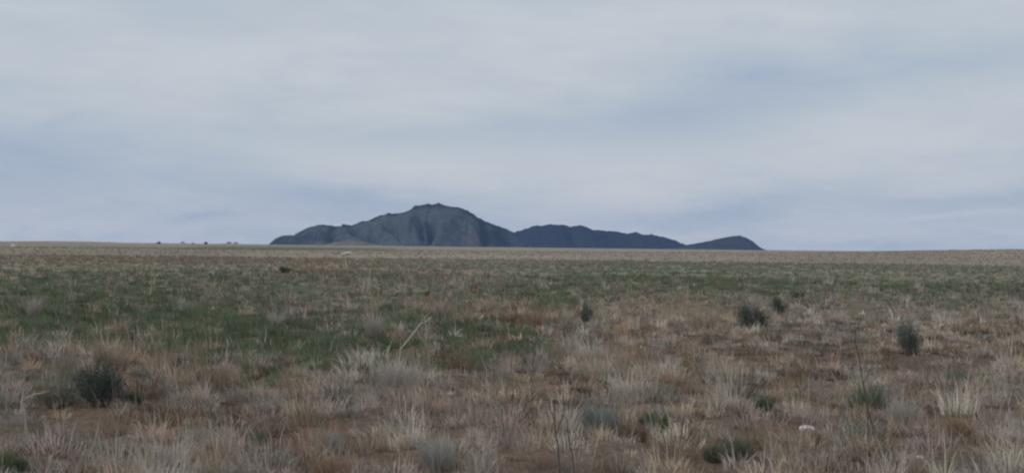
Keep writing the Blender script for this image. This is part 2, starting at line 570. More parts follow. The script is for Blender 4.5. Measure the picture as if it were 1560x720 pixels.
def build_hill(name, label, prof, D, front, back, spurs, base_col, crest_col, mat, seed, tint=(), nx=420, ny=110, rough=1.0, power=1.35):
    pp = np.array(prof, float)
    px = np.linspace(pp[0, 0], pp[-1, 0], nx)
    py = np.interp(px, pp[:, 0], pp[:, 1])
    X = np.array([px_x(a, D) for a in px])
    H = np.maximum(np.array([px_z(a, b_, D) for a, b_ in zip(px, py)]) + 6, 0.5)
    H = H + (fbm(px / 4.0, px * 0, seed + 5, 4, 0.65) - 0.5) * 9.0 * rough * np.clip(H / 60, 0, 1)
    tf = np.concatenate([np.linspace(-1, 0, ny // 3, endpoint=False), np.linspace(0, 1, ny)])
    TX, TT = np.meshgrid(np.arange(nx), tf, indexing='xy')
    PX = px[TX]; HX = H[TX]
    t = np.abs(TT)
    # foot of the slope wanders so the outline on the plain is not straight
    ext = np.where(TT > 0, front * (0.75 + 0.5 * fbm(PX / 45, PX * 0, seed + 1, 3)), back)
    ext = ext * np.clip(HX / HX.max(), 0.02, 1) ** 0.75
    Yw = D - np.where(TT > 0, t * ext, -t * ext)
    prf = (1 - t) ** power
    Z = HX * prf
    g = np.zeros_like(Z)
    for sp in spurs:
        a, b_, w, amp = sp[:4]
        c = a + (b_ - a) * t + (fbm(t * 6, t * 0 + a, seed + 3, 2) - 0.5) * 14
        gate = sstep(sp[4], sp[4] + 0.2, t) if len(sp) > 4 else 1.0
        g += amp * np.exp(-((PX - c) / (w * (0.6 + 0.8 * t))) ** 2) * gate
    env = np.clip(t * 2.6, 0, 1) * np.clip((1 - t) * 1.6, 0, 1)
    fr = (TT > 0)
    nzr = 1 - 2 * np.abs(fbm(PX / 24 + np.tanh((PX - 664) / 30) * 2.0 * t, t * 1.6 + 0.02 * PX, seed, 4) - 0.5)
    nz2 = 1 - 2 * np.abs(fbm(PX / 10 + np.tanh((PX - 664) / 30) * 4.0 * t, t * 3.0 + 0.05 * PX, seed + 9, 3) - 0.5)
    Z = Z + HX * env * (0.52 * g + rough * (0.14 * (nzr - 0.75) + 0.045 * (nz2 - 0.75))) * fr
    cap = HX * (1 - 0.62 * t)
    Z = np.where(fr, cap - np.log1p(np.exp(np.clip((cap - Z) / 7.0, -30, 30))) * 7.0 + 7.0 * math.log(2) * (1 - t), Z)
    Z = Z - 6
    v = np.column_stack([X[TX].ravel(), Yw.ravel(), Z.ravel()])
    # own colour: grass on the slopes, rock and scrub along the crest; fold shade painted into the draws
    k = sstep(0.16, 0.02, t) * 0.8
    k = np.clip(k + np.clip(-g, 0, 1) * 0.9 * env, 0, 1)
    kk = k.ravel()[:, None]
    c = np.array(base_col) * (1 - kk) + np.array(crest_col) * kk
    for (cx, cy, rx, ry, tc_) in tint:
        q = np.exp(-((PX - cx) / rx) ** 2 - ((t - cy) / ry) ** 2).ravel()[:, None]
        c = c * (1 - q) + np.array(tc_) * q
    nyy = len(tf)
    i = np.arange(nyy - 1)[:, None] * nx + np.arange(nx - 1)[None, :]
    quads = np.stack([i, i + nx, i + nx + 1, i + 1], -1).reshape(-1, 4)
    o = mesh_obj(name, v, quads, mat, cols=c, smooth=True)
    tag(o, label, 'mountain' if 'mountain' in name else 'hill', kind='structure')
    return o


def crop7(pts):
    return [(400 + a / 3.9, 290 + b / 3.9) for a, b in pts]


def crop8(pts):
    return [(770 + a / 3.9, 290 + b / 3.9) for a, b in pts]


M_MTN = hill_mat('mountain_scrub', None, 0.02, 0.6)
M_FOR = hill_mat('wooded_ridge', None, 0.03, 0.6)
main_prof = crop7([(34, 335), (46, 312), (70, 290), (100, 273), (140, 266), (185, 265), (210, 248), (270, 220), (330, 204), (370, 203), (420, 210), (465, 212), (475, 200), (530, 208),
                   (590, 182), (625, 180), (690, 150), (750, 134), (800, 137), (860, 122), (885, 108), (900, 90), (960, 85), (985, 77), (1000, 85), (1040, 72), (1070, 85),
                   (1110, 95), (1160, 98), (1220, 120), (1270, 155), (1330, 185), (1400, 210), (1450, 228), (1490, 250), (1525, 285), (1560, 335)])
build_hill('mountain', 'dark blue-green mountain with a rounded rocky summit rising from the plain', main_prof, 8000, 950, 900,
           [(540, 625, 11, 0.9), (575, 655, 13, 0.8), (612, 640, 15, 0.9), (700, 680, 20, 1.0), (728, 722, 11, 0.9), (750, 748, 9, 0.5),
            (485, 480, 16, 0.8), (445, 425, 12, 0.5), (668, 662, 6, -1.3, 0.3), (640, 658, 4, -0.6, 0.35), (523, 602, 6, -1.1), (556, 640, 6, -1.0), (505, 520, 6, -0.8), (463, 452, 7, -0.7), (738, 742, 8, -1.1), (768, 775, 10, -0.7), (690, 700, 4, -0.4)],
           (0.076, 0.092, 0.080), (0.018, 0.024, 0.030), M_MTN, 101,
           tint=((535, 0.88, 34, 0.14, (0.24, 0.195, 0.15)), (726, 0.82, 13, 0.2, (0.17, 0.155, 0.13)), (425, 0.6, 22, 0.6, (0.030, 0.036, 0.040)), (472, 0.72, 24, 0.25, (0.030, 0.036, 0.040)),  # tan ground at the foot; dark tints paint shade on left spur and right flank
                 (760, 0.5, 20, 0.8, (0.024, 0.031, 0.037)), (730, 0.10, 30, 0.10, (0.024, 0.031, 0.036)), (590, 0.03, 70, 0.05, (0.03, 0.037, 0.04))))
mid_prof = crop8([(-200, 345), (-90, 300), (0, 262), (40, 250), (100, 235), (165, 210), (240, 207), (270, 197), (300, 205), (340, 203), (390, 215), (435, 205), (470, 212), (520, 235),
                  (580, 238), (660, 243), (720, 258), (770, 247), (830, 262), (870, 260), (900, 270), (950, 275), (1000, 295), (1060, 318), (1110, 335), (1170, 352)])
build_hill('mountain_ridge', 'long dark wooded mountain ridge to the right of the main summit', mid_prof, 9600, 900, 900,
           [(840, 835, 26, 0.5), (890, 905, 26, 0.5), (960, 985, 28, 0.5), (865, 868, 9, -0.4), (925, 935, 10, -0.4)],
           (0.024, 0.029, 0.038), (0.011, 0.014, 0.020), M_FOR, 202, rough=1.6)
right_prof = crop8([(960, 352), (1010, 340), (1075, 322), (1160, 310), (1230, 295), (1320, 275), (1390, 267), (1430, 280), (1470, 300), (1500, 330), (1540, 350), (1600, 362)])
build_hill('hill', 'small dark lone hill at the right end of the mountain', right_prof, 8600, 620, 600,
           [(1090, 1080, 20, 0.3), (1128, 1120, 14, 0.4)], (0.040, 0.045, 0.048), (0.022, 0.026, 0.029), M_MTN, 303, nx=200, rough=0.5)
foot_prof = [(484, 374.5), (500, 371.3), (512, 368.6), (522, 368.0), (533, 366.2), (545, 367.6), (556, 368.2), (568, 371), (580, 373), (592, 376)]
build_hill('foothill', 'low tan grassy foothill in front of the mountain', foot_prof, 6900, 300, 300, [(510, 505, 7, 0.5), (535, 545, 7, 0.6), (522, 522, 4, -0.8), (557, 560, 5, -0.6)], (0.20, 0.16, 0.115), (0.15, 0.13, 0.10), M_MTN, 404, nx=90, ny=40, rough=1.2)


# ------------------------------------------------------------------ grass (uncountable cover)
CLEAR = []          # (x, y, radius) kept clear of loose grass: where single plants stand


def scatter(r0, r1, dens, half, rng):
    n = int(half * (r1 * r1 - r0 * r0) * dens)
    r = np.sqrt(rng.uniform(r0 * r0, r1 * r1, n))
    a = rng.uniform(-half, half, n)
    return r * np.sin(a), r * np.cos(a)


#        height, spread (rad), droop (rad), radius, blades factor
SHAPE = np.array([(0.19, 0.75, 1.4, 0.17, 1.2), (0.25, 0.6, 1.2, 0.14, 1.1), (0.24, 0.6, 1.1, 0.13, 1.0), (0.17, 0.55, 0.9, 0.18, 1.3),
                  (0.22, 0.55, 1.0, 0.15, 1.1), (0.31, 0.5, 1.2, 0.13, 1.1), (0.13, 0.9, 1.4, 0.17, 0.9)])


def grow(x, y, nbl, wpx, hs, soft, rng):
    """tufts at (x, y): returns blade geometry for the dry and the green part"""
    W = cover(x, y)
    cum = np.cumsum(W, 1)
    ty = (rng.uniform(0, 1, len(x))[:, None] > cum).sum(1).clip(0, NT - 1)
    hollow = fbm(x / 0.62, y / 0.62, 11, 2)
    near = np.hypot(x, y) < 90
    ty = np.where(near & (hollow < 0.45) & (ty != 3) & (rng.uniform(0, 1, len(x)) < 0.75), 6, ty)
    keep = (~near) | (hollow > 0.40) | (rng.uniform(0, 1, len(x)) < 0.15) | (ty == 3)
    keep &= (~near) | (rng.uniform(0, 1, len(x)) > bare(x, y) * 0.45)
    for cx, cy, cr in CLEAR:
        keep &= (np.hypot(x - cx, y - cy) > cr)
    x, y, ty, W = x[keep], y[keep], ty[keep], W[keep]
    sh = SHAPE[ty]
    n = len(x)
    size = rng.lognormal(0, 0.34, n).clip(0.5, 2.0)
    tcol = TYPES[ty] * (1 - soft) + (W @ TYPES) * soft
    tcol = tcol * rng.normal(1.0, 0.27 * (1 - soft), (n, 1)).clip(0.45, 1.6) * rng.normal(1, 0.03, (n, 3))
    nb = np.maximum(3, (nbl * sh[:, 4] * size).astype(int))
    idx = np.repeat(np.arange(n), nb)
    N_ = len(idx)
    az = rng.uniform(0, 2 * math.pi, N_)
    rad = sh[idx, 3] * size[idx] * np.sqrt(rng.uniform(0, 1, N_)) * hs
    a2 = az + rng.normal(0, 0.5, N_)
    bx, by = x[idx] + rad * np.cos(a2), y[idx] + rad * np.sin(a2)
    bz = ground_z(bx, by) - 0.012
    dist = np.hypot(bx, by)
    q = rad / (sh[idx, 3] * size[idx] * hs)
    ln = sh[idx, 0] * size[idx] * rng.uniform(0.45, 1.2, N_) * hs * (1.1 - 0.35 * q)
    l0 = (np.abs(rng.normal(0, 0.45, N_)) + 0.35 * q) * sh[idx, 1]
    l1 = l0 + rng.uniform(0.1, 1.0, N_) * sh[idx, 2]
    ppx, ppy = to_pix(x, y)
    low = 1 - 0.34 * np.exp(-((ppx - 1260) / 430) ** 2 - ((ppy - 540) / 85) ** 2)       # grazed short on this side
    ln = ln * low[idx]
    tall = (rng.uniform(0, 1, N_) < 0.05) & (ty[idx] != 6)        # seed stalks that stand above the tuft
    ln = np.where(tall, ln * 1.9, ln); l0 = np.where(tall, l0 * 0.4, l0); l1 = np.where(tall, l0 + rng.uniform(0, 0.5, N_), l1)
    wd = wpx * dist / F * rng.uniform(0.6, 1.3, N_)
    col = tcol[idx] * rng.normal(1.0, 0.13 * (1 - 0.6 * soft), (N_, 1)).clip(0.5, 1.6)
    base = np.column_stack([bx, by, bz])
    green = (ty[idx] == 3)
    res = []
    for msk in (~green, green):
        res.append(blades(base[msk], ln[msk], wd[msk], az[msk], l0[msk], l1[msk], col[msk], rng, wind=(-0.16, 0.0)))
    return res


def build_grass():
    rng = np.random.default_rng(19)
    dry, green = [], []
    for r0, r1, dens, nbl, wpx, hs, soft in ((13, 34, 8.5, 50, 1.15, 1.3, 0.0), (34, 62, 6.4, 30, 1.25, 1.3, 0.0), (62, 140, 1.7, 16, 1.4, 1.4, 0.2),
                                             (140, 320, 0.38, 9, 1.5, 1.2, 0.6), (320, 900, 0.035, 7, 1.4, 1.0, 0.85)):
        x, y = scatter(r0, r1, dens, 0.43, rng)
        a, b = grow(x, y, nbl, wpx, hs, soft, rng)
        dry.append(a); green.append(b)
    v, f, c = merge(dry)
    tag(mesh_obj('dry_grass', v, f, M_GRASS, cols=c), 'dry straw-coloured bunchgrass covering the whole plain', 'grass', kind='stuff')
    v, f, c = merge(green)
    tag(mesh_obj('green_grass', v, f, M_GREEN, cols=c), 'green spring grass growing in patches among the dry grass', 'grass', kind='stuff')


# ------------------------------------------------------------------ single plants, stalks, stones
def ppm(p):
    """metres per photograph pixel at a ground point"""
    return float(np.dot(p - np.array([0, 0, CAMH]), fw)) / F


def leafy(lobes, n, leaf_l, leaf_w, col, rng, upright=0.6):
    """narrow leaves set along sprigs that fan up and out from the foot of each lobe (cx, cy, z0, rx, ry, h), local coordinates"""
    V, C = [], []
    vol = np.array([l[3] * l[4] * l[5] for l in lobes]); vol = vol / vol.sum()
    m_ = 16
    for lb, sh in zip(lobes, vol):
        cx, cy, z0, rx, ry, h = lb
        ns = max(12, int(n * sh / m_))
        a = rng.uniform(0, 2 * math.pi, ns)
        q = np.sqrt(rng.uniform(0, 1, ns))
        ph = rng.uniform(0, 6.28, 3)
        top = h * (1.02 - 0.30 * q ** 2 + 0.13 * np.sin(2 * a + ph[0]) * q + 0.10 * np.sin(5 * a + ph[1]) + rng.normal(0, 0.12, ns))
        ro = 1 + 0.18 * np.sin(3 * a + ph[2]) + rng.normal(0, 0.08, ns)
        tx, ty_ = rx * q * ro * np.cos(a), ry * q * ro * np.sin(a)
        tone = rng.normal(1, 0.25, ns).clip(0.5, 1.7)
        idx = np.repeat(np.arange(ns), m_)
        k = len(idx)
        w = rng.uniform(0.12, 1.0, k) ** 0.75
        fan = 0.45 + 0.55 * w ** 0.7
        b0 = np.column_stack([cx + tx[idx] * fan, cy + ty_[idx] * fan, z0 + top[idx] * w]) + rng.normal(0, leaf_l * 0.45, (k, 3))
        d = np.column_stack([np.cos(a) * q * 0.5, np.sin(a) * q * 0.5, np.full(ns, 0.45 + upright)])[idx] + rng.normal(0, 0.38, (k, 3))
        d /= np.linalg.norm(d, axis=1)[:, None]
        L_ = leaf_l * rng.uniform(0.6, 1.5, k)[:, None]
        s = np.cross(d, rng.normal(0, 1, (k, 3))); s /= np.linalg.norm(s, axis=1)[:, None] + 1e-9
        s = s * leaf_w * 0.5 * rng.uniform(0.7, 1.3, k)[:, None]
        v = np.empty((k, 4, 3))
        v[:, 0] = b0; v[:, 1] = b0 + d * L_ * 0.5 - s; v[:, 2] = b0 + d * L_; v[:, 3] = b0 + d * L_ * 0.5 + s
        v[:, :, 2] = np.maximum(v[:, :, 2], -0.02)
        cc = np.array(col) * (tone[idx] * rng.normal(1, 0.12, k).clip(0.6, 1.5))[:, None] * rng.normal(1, 0.05, (k, 3))
        V.append(v.reshape(-1, 3)); C.append(np.repeat(cc, 4, 0))
    v = np.concatenate(V); c = np.concatenate(C)
    return v, np.arange(len(v)).reshape(-1, 4), c


def branches(lobes, rng, r, n):
    T = []
    for i in range(n):
        cx, cy, z0, rx, ry, h = lobes[i % len(lobes)]
        a = rng.uniform(0, 6.28); q = rng.uniform(0.2, 0.85)
        tip = np.array([cx + rx * q * math.cos(a), cy + ry * q * math.sin(a), z0 + h * rng.uniform(0.7, 1.14)])
        b = np.array([cx * 0.4 + rng.normal(0, 0.02), cy * 0.4 + rng.normal(0, 0.02), -0.04])
        mid = b * 0.5 + tip * 0.5 + rng.normal(0, 0.04, 3) * h - np.array([0, 0, 0.05 * h])
        T.append(tube([b, b * 0.7 + mid * 0.3 + rng.normal(0, 0.01, 3), mid, tip], r, r * 0.3, 5))
    return join_tubes(T)


def shrub(name, label, cat, px, py, lobes_px, col, n, seed, leaf=(0.045, 0.014), group=None, upright=0.6, twigs=14):
    """lobes_px: (dx, dy_base, half width, height) in photograph pixels round the foot"""
    rng = np.random.default_rng(seed)
    p = at(px, py); s = ppm(p)
    root = tag(empty(name, p), label, cat, group)
    lobes = []
    for i, (dx, z0, hw, h) in enumerate(lobes_px):
        lobes.append((dx * s, rng.normal(0, 0.15) * hw * s, z0 * s, hw * s, hw * s * 0.9, h * s))
    k = s / 0.0145
    v, f, c = leafy(lobes, n, leaf[0] * max(1, k * 0.9), leaf[1] * max(1, k * 0.9), col, rng, upright)
    mesh_obj('foliage', v, f, M_LEAF, root, cols=c)
    bv, bf = branches(lobes, rng, 0.009 * max(1, k * 0.7), twigs * 2)
    mesh_obj('branches', bv, bf, M_TWIG, root)
    hw_ = max(abs(l[0]) + l[2] for l in lobes_px) * s
    CLEAR.append((p[0], p[1], hw_ * 0.7))
    if hw_ > 0.3:
        for k_ in (0.6, 1.2, 1.8, 2.5, 3.2, 4.0):
            CLEAR.append((p[0] * (1 - k_ / p[1]), p[1] - k_ - hw_ * 0.4, hw_ * (1.0 - 0.12 * k_)))
    return root


SAGE = (0.175, 0.20, 0.16)
LEAFG = (0.15, 0.195, 0.105)
DULL = (0.13, 0.145, 0.105)
GS = 'sagebrush shrubs on the plain'
shrub('sagebrush', 'largest sagebrush, dark green and two-lobed, in the left foreground', 'shrub', 152, 620, [(-20, 2, 17, 56), (8, 2, 17, 66), (26, 2, 13, 46), (-4, 2, 22, 40)], (0.122, 0.15, 0.127), 5800, 1, group=GS, twigs=22)
shrub('sagebrush', 'wide sagebrush with a tall left side, the larger of the pair right of centre', 'shrub', 1147, 503, [(-14, 0, 11, 42), (2, 0, 16, 30), (17, 0, 11, 27)], (0.155, 0.178, 0.145), 3800, 2, group=GS)
shrub('sagebrush', 'small pointed sagebrush just behind the wide one right of centre', 'shrub', 1187, 480, [(-3, 1, 8, 26), (6, 0, 7, 15)], SAGE, 1500, 3, group=GS)
shrub('sagebrush', 'tall sagebrush leaning right, alone in the straw at the right', 'shrub', 1384, 540, [(-4, 2, 14, 46), (8, 0, 11, 30)], SAGE, 2800, 4, group=GS)
shrub('sagebrush', 'small upright dark sagebrush near the middle beside the rusty tan grass', 'shrub', 893, 494, [(1, 1, 9, 27), (-4, 0, 5, 18)], SAGE, 1500, 5, group=GS)
shrub('sagebrush', 'low dark sprig of sagebrush hugging the right foot of the largest sagebrush', 'shrub', 203, 615, [(-6, 0, 12, 15), (8, 0, 8, 12)], DULL, 1000, 6, group=GS)
shrub('sagebrush', 'grey-green low sagebrush sprawling left of the largest sagebrush', 'shrub', 84, 622, [(-14, 0, 20, 26), (14, 0, 20, 34)], (0.20, 0.212, 0.168), 1500, 7, group=GS)
shrub('sagebrush', 'small dark shrub under the tall dark stem left of the green grass', 'shrub', 276, 572, [(0, 1, 10, 24), (-8, 0, 8, 14)], DULL, 1000, 8, group=GS)
shrub('sagebrush', 'small dark shrub low on the plain in the left middle distance', 'shrub', 435, 416, [(-4, 0, 7, 8), (5, 0, 6, 6)], DULL, 500, 9, group=GS, twigs=6)
shrub('sagebrush', 'faint grey-green shrub between the wide sagebrush and the foreground', 'shrub', 1080, 528, [(-4, 0, 10, 20), (7, 0, 8, 13)], (0.23, 0.245, 0.20), 520, 10, group=GS)
def merge(parts):
    V, LI, LS, C = [], [], [], []
    vo = lo = 0
    for v, (li, ls), c in parts:
        V.append(v); LI.append(li + vo); LS.append(ls + lo); C.append(c)
        vo += len(v); lo += len(li)
    return np.concatenate(V), (np.concatenate(LI), np.concatenate(LS)), np.concatenate(C)


def weed(label, px, py, lobes_px, col, seed):
    """low soft weed: a rosette of arching leaves for each lobe and a few short stems"""
    rng = np.random.default_rng(seed)
    p = at(px, py); s = ppm(p)
    root = tag(empty('green_weed', p), label, 'weed', GW)
    parts, lobes = [], []
    for dx, z0, hw, h in lobes_px:
        h = h * 1.45
        n = int(hw * h * 0.42)
        cy = rng.normal(0, 0.5) * hw * s
        lobes.append((dx * s, cy, 0.0, hw * s * 0.7, hw * s * 0.7, h * s * 0.6))
        az = rng.uniform(0, 6.283, n)
        rad = hw * 0.75 * s * np.sqrt(rng.uniform(0, 1, n))
        b = np.column_stack([dx * s + rad * np.cos(az), cy + rad * np.sin(az), np.zeros(n)])
        b[:, 2] = ground_z(b[:, 0] + p[0], b[:, 1] + p[1]) - p[2] - 0.01
        ln = h * s * rng.uniform(0.35, 1.0, n) * (1 - 0.45 * (rad / (hw * 0.75 * s)) ** 2)
        l0 = np.abs(rng.normal(0, 0.3, n)); l1 = l0 + rng.uniform(0.1, 1.1, n)
        c = np.array(col) * rng.normal(1, 0.20, (n, 1)).clip(0.5, 1.6) * rng.normal(1, 0.06, (n, 3))
        parts.append(blades(b, ln, 1.9 * s * rng.uniform(0.6, 1.4, n), az, l0, l1, c, rng))
    v, f, c = merge(parts)
    mesh_obj('leaves', v, f, M_LEAF, root, cols=c)
    bv, bf = branches(lobes, rng, 0.006, 6)
    mesh_obj('stems', bv, bf, M_TWIG, root)


GW = 'low green weeds among the dry grass'
weed('bright green leafy weed beside bare reddish soil, lower left', 388, 677, [(4, 0, 14, 24), (-14, 0, 10, 15)], LEAFG, 21)
weed('green leafy weed cut by the bottom left corner', 14, 716, [(-8, 0, 20, 38), (16, 0, 14, 26)], LEAFG, 22)
weed('round bright green weed above the white stone', 1164, 622, [(0, 0, 14, 24), (8, 0, 8, 16)], LEAFG, 23)
weed('green weed at the right end of the blue-grey grass, lower middle', 994, 653, [(-6, 0, 14, 26), (12, 0, 14, 32)], LEAFG, 24)
weed('large pale green weed behind the tall forked dark stem at right', 1318, 632, [(-6, 0, 20, 40), (12, 0, 16, 44)], (0.21, 0.235, 0.165), 25)
weed('dull green spreading weed in the bottom foreground below the white stone', 1106, 700, [(-18, 0, 17, 26), (6, 0, 17, 34), (24, 0, 10, 40)], (0.175, 0.19, 0.125), 27)
weed('small green weed on bare soil below the largest sagebrush', 250, 648, [(0, 0, 12, 22), (9, 0, 6, 12)], LEAFG, 28)
weed('small dull green weed right under the white stone', 1242, 680, [(0, 0, 13, 22), (-10, 0, 8, 12)], (0.185, 0.195, 0.125), 30)


def clump(label, px, py, wpx_, hpx, col, n, seed, name='bunchgrass_clump', lean=0.0, droop=0.8):
    n = int(n * 1.5)
    rng = np.random.default_rng(seed)
    p = at(px, py); s = ppm(p)
    az = rng.uniform(0, 6.283, n)
    rad = wpx_ * 0.30 * s * np.sqrt(rng.uniform(0, 1, n))
    base = np.column_stack([rad * np.cos(az), rad * np.sin(az), np.zeros(n)])
    base[:, 2] = ground_z(base[:, 0] + p[0], base[:, 1] + p[1]) - p[2] - 0.015
    ln = hpx * s * rng.uniform(0.45, 1.2, n)
    l0 = np.abs(rng.normal(0, 0.25, n)); l1 = l0 + rng.uniform(0.05, 1, n) * droop
    w_ = 1.1 * s * rng.uniform(0.6, 1.3, n)
    c = np.array(col) * rng.normal(1, 0.17, (n, 1)).clip(0.5, 1.5)
    v, f, c5 = blades(base, ln, w_, az, l0, l1, c, rng, wind=(lean, 0))
    o = mesh_obj(name, v, f, M_GRASS, cols=c5, loc=p)
    return tag(o, label, 'grass clump', 'tussocks of bunchgrass that stand out')


PALEC, TANC, ORC, BRC, BLUEC = (0.50, 0.455, 0.40), (0.42, 0.35, 0.26), (0.37, 0.26, 0.155), (0.25, 0.18, 0.13), (0.29, 0.315, 0.285)
clump('pale tan tuft standing in the green grass at the far left', 52, 481, 24, 34, PALEC, 130, 41)
clump('tan tuft above the tan grass patch on the left', 184, 514, 24, 36, TANC, 150, 42)
clump('bleached tuft on the edge of the green grass left of centre', 421, 500, 24, 28, PALEC, 140, 43)
clump('tall bleached tuft left of the leaning dead stalk', 569, 520, 28, 44, PALEC, 200, 44)
clump('pink-tan tuft at the top end of the leaning dead stalk', 676, 486, 34, 32, (0.44, 0.36, 0.30), 170, 45)
clump('wide tan tussock above the largest sagebrush', 170, 560, 80, 40, TANC, 420, 46)
clump('orange-brown tussock cut by the bottom edge left of centre', 510, 724, 84, 34, ORC, 420, 47)
clump('orange tan tussock at the right edge of the foreground', 1463, 668, 44, 36, ORC, 300, 48)
clump('round brown tussock with a pale rim, bottom middle right', 968, 676, 46, 34, BRC, 300, 49)
clump('small round brown tussock at lower left near the pale thin stem', 92, 672, 24, 20, BRC, 150, 50)
clump('blue-grey tussock leaning left beside the green weed, lower middle', 915, 652, 84, 38, BLUEC, 420, 51, lean=-0.3)
clump('pale feathery tussock in the bottom middle foreground', 665, 708, 70, 50, (0.47, 0.44, 0.41), 420, 52, lean=-0.35)
clump('pale feathery tussock below the green grass left of centre', 610, 596, 70, 44, (0.48, 0.44, 0.40), 420, 53, lean=-0.2)
clump('grey tussock right of the bare reddish soil, lower left of centre', 498, 690, 44, 40, (0.40, 0.39, 0.37), 300, 54, lean=0.1)
clump('pale tussock at the bottom left under the seeded stalk', 245, 712, 48, 40, PALEC, 300, 55)
clump('bleached tuft just right of the green patch at centre', 905, 560, 36, 38, PALEC, 220, 56)
clump('rusty tan tussock right of the small forked dead stem', 812, 505, 50, 34, (0.38, 0.28, 0.21), 260, 57)
clump('tan tussock left of the wide sagebrush', 1070, 500, 76, 34, TANC, 130, 58, droop=1.3)
clump('bleached tuft rising behind the wide sagebrush', 1146, 476, 34, 30, PALEC, 170, 59)
clump('grey tuft behind the tall sagebrush at the right', 1376, 516, 26, 30, (0.42, 0.39, 0.35), 140, 60)
clump('pale tuft at the lower right leaning toward the two dark stems', 1380, 650, 54, 44, (0.45, 0.41, 0.37), 320, 61, lean=-0.25)
clump('bleached tuft in the far left middle distance on green', 285, 478, 22, 26, (0.40, 0.37, 0.32), 110, 62)


def stalk(name, label, cat, px, py, polys, mat, heads=(), group='dead weed stalks', seed=0, rad=0.010, depth=0.0):
    """polys: part name, points as photograph pixel offsets from the foot, radius factor; heads: seed head clusters (dx, dy, size)"""
    rng = np.random.default_rng(900 + seed)
    p = at(px, py); s = ppm(p)
    root = tag(empty(name, p), label, cat, group)
    if px == 529:
        for k_ in range(12):
            CLEAR.append((p[0], p[1] - k_ * 1.0, 1.0))
    if px in (608, 759):
        for k_ in (0.3, 0.8, 1.3, 1.8, 2.3):
            CLEAR.append((p[0] + 0.3, p[1] - k_, 0.45))
    rad = max(rad, 0.45 * s) * (0.85 if mat is M_DARKSTEM else 1.0)
    rdir = np.array([RT[0], RT[1], 0]); rdir /= np.linalg.norm(rdir)
    for k, (pn, pts, rf) in enumerate(polys):
        P = []
        n = len(pts)
        for j, (dx, dy) in enumerate(pts):
            w = rdir * dx * s + np.array([0, (depth * dy * s if k == 0 else depth * dy * s + rng.normal(0, 0.02)), dy * s])
            if k == 0 and j == 0:
                w[2] -= 0.05
            P.append(w)
        Q = [P[0]]
        for a, b in zip(P[:-1], P[1:]):
            mid = (a + b) / 2 + rng.normal(0, 0.03, 3) * np.linalg.norm(b - a)
            Q += [mid, b]
        v, f = tube(Q, rad * rf, rad * rf * 0.5, 6)
        mesh_obj(pn, v, f, mat, root, smooth=True)
    for dx, dy, sz, hc in heads:
        n = 26
        c0 = rdir * dx * s + np.array([0, depth * dy * s, dy * s])
        az = rng.uniform(0, 6.28, n)
        base = c0 + rng.normal(0, sz * s * 0.35, (n, 3))
        v, f, c = blades(base, np.full(n, sz * s * 0.7), np.full(n, 1.3 * s), az, rng.uniform(0, 1.2, n), rng.uniform(0.2, 1.6, n), np.array(hc) * rng.normal(1, 0.15, (n, 1)).clip(0.6, 1.4), rng)
        mesh_obj('seed_head', v, f, M_GRASS, root, cols=c)['kind'] = 'stuff'
    return root


PH = (0.50, 0.46, 0.39)
stalk('dead_stalk', 'thick bleached dead stalk leaning right across the green grass at centre', 'stalk', 608, 533, [('stem', [(0, 0), (14, 16), (30, 38), (49, 50)], 3.2), ('branch', [(30, 38), (40, 52), (46, 58)], 1.2), ('branch', [(8, 10), (2, 30)], 0.9)], M_PALE, seed=1, depth=0.25)
stalk('dead_stalk', 'small forked bleached stem standing in rusty grass at centre', 'stalk', 759, 500, [('stem', [(0, 0), (-2, 16), (-2, 26)], 2.4), ('branch', [(-2, 24), (-10, 34)], 1.2), ('branch', [(-2, 25), (5, 33), (12, 38)], 1.2), ('branch', [(12, 4), (20, 10)], 1.3)], M_PALE, seed=2)
stalk('dead_stalk', 'thin crooked bleached stem at the left edge left of the sagebrush', 'stalk', 40, 658, [('stem', [(0, 0), (-2, 28), (-7, 48), (-4, 60)], 1.8), ('branch', [(-7, 48), (12, 58), (34, 64)], 1.2)], M_PALE, seed=3)
stalk('dead_stalk', 'short bright leaning stem at the foot of the largest sagebrush', 'stalk', 184, 634, [('stem', [(0, 0), (4, 10), (9, 21)], 2.6)], M_PALE, seed=4)
stalk('dead_stalk', 'thin dark upright stem on the left with sparse side twigs', 'stalk', 324, 592, [('stem', [(0, 0), (-1, 45), (1, 100)], 1.1), ('branch', [(0, 38), (8, 54)], 0.7), ('branch', [(0, 62), (-7, 76)], 0.6), ('branch', [(0, 28), (11, 30)], 0.7)], M_DARKSTEM, [(1, 98, 7, (0.2, 0.17, 0.13))], seed=5)
stalk('dead_stalk', 'tall dark forked weed stem leaning left at the lower right', 'stalk', 1335, 682, [('stem', [(0, 0), (-8, 40), (-18, 82), (-28, 140), (-34, 180)], 1.5), ('branch', [(-14, 66), (-30, 96), (-38, 120)], 0.9), ('branch', [(-20, 96), (-8, 122)], 0.8)], M_DARKSTEM, [(-34, 178, 9, (0.24, 0.2, 0.16)), (-38, 120, 7, (0.24, 0.2, 0.16))], seed=6)
stalk('dead_stalk', 'shorter dark stem just left of the tall dark forked weed', 'stalk', 1325, 672, [('stem', [(0, 0), (-3, 18), (-4, 46)], 1.3), ('branch', [(-3, 20), (-9, 32)], 0.8)], M_DARKSTEM, seed=7)
stalk('dead_stalk', 'dark jointed stem with a pale seed head, left of a pair at the bottom centre', 'stalk', 852, 724, [('stem', [(0, 0), (-2, 34), (-6, 60), (-8, 92), (-10, 118)], 1.4), ('branch', [(-6, 60), (4, 90), (10, 122)], 0.9), ('branch', [(-8, 84), (-18, 112)], 0.8)], M_DARKSTEM, [(10, 122, 13, PH), (6, 104, 10, (0.40, 0.34, 0.30)), (-10, 118, 9, (0.40, 0.35, 0.29))], seed=8)
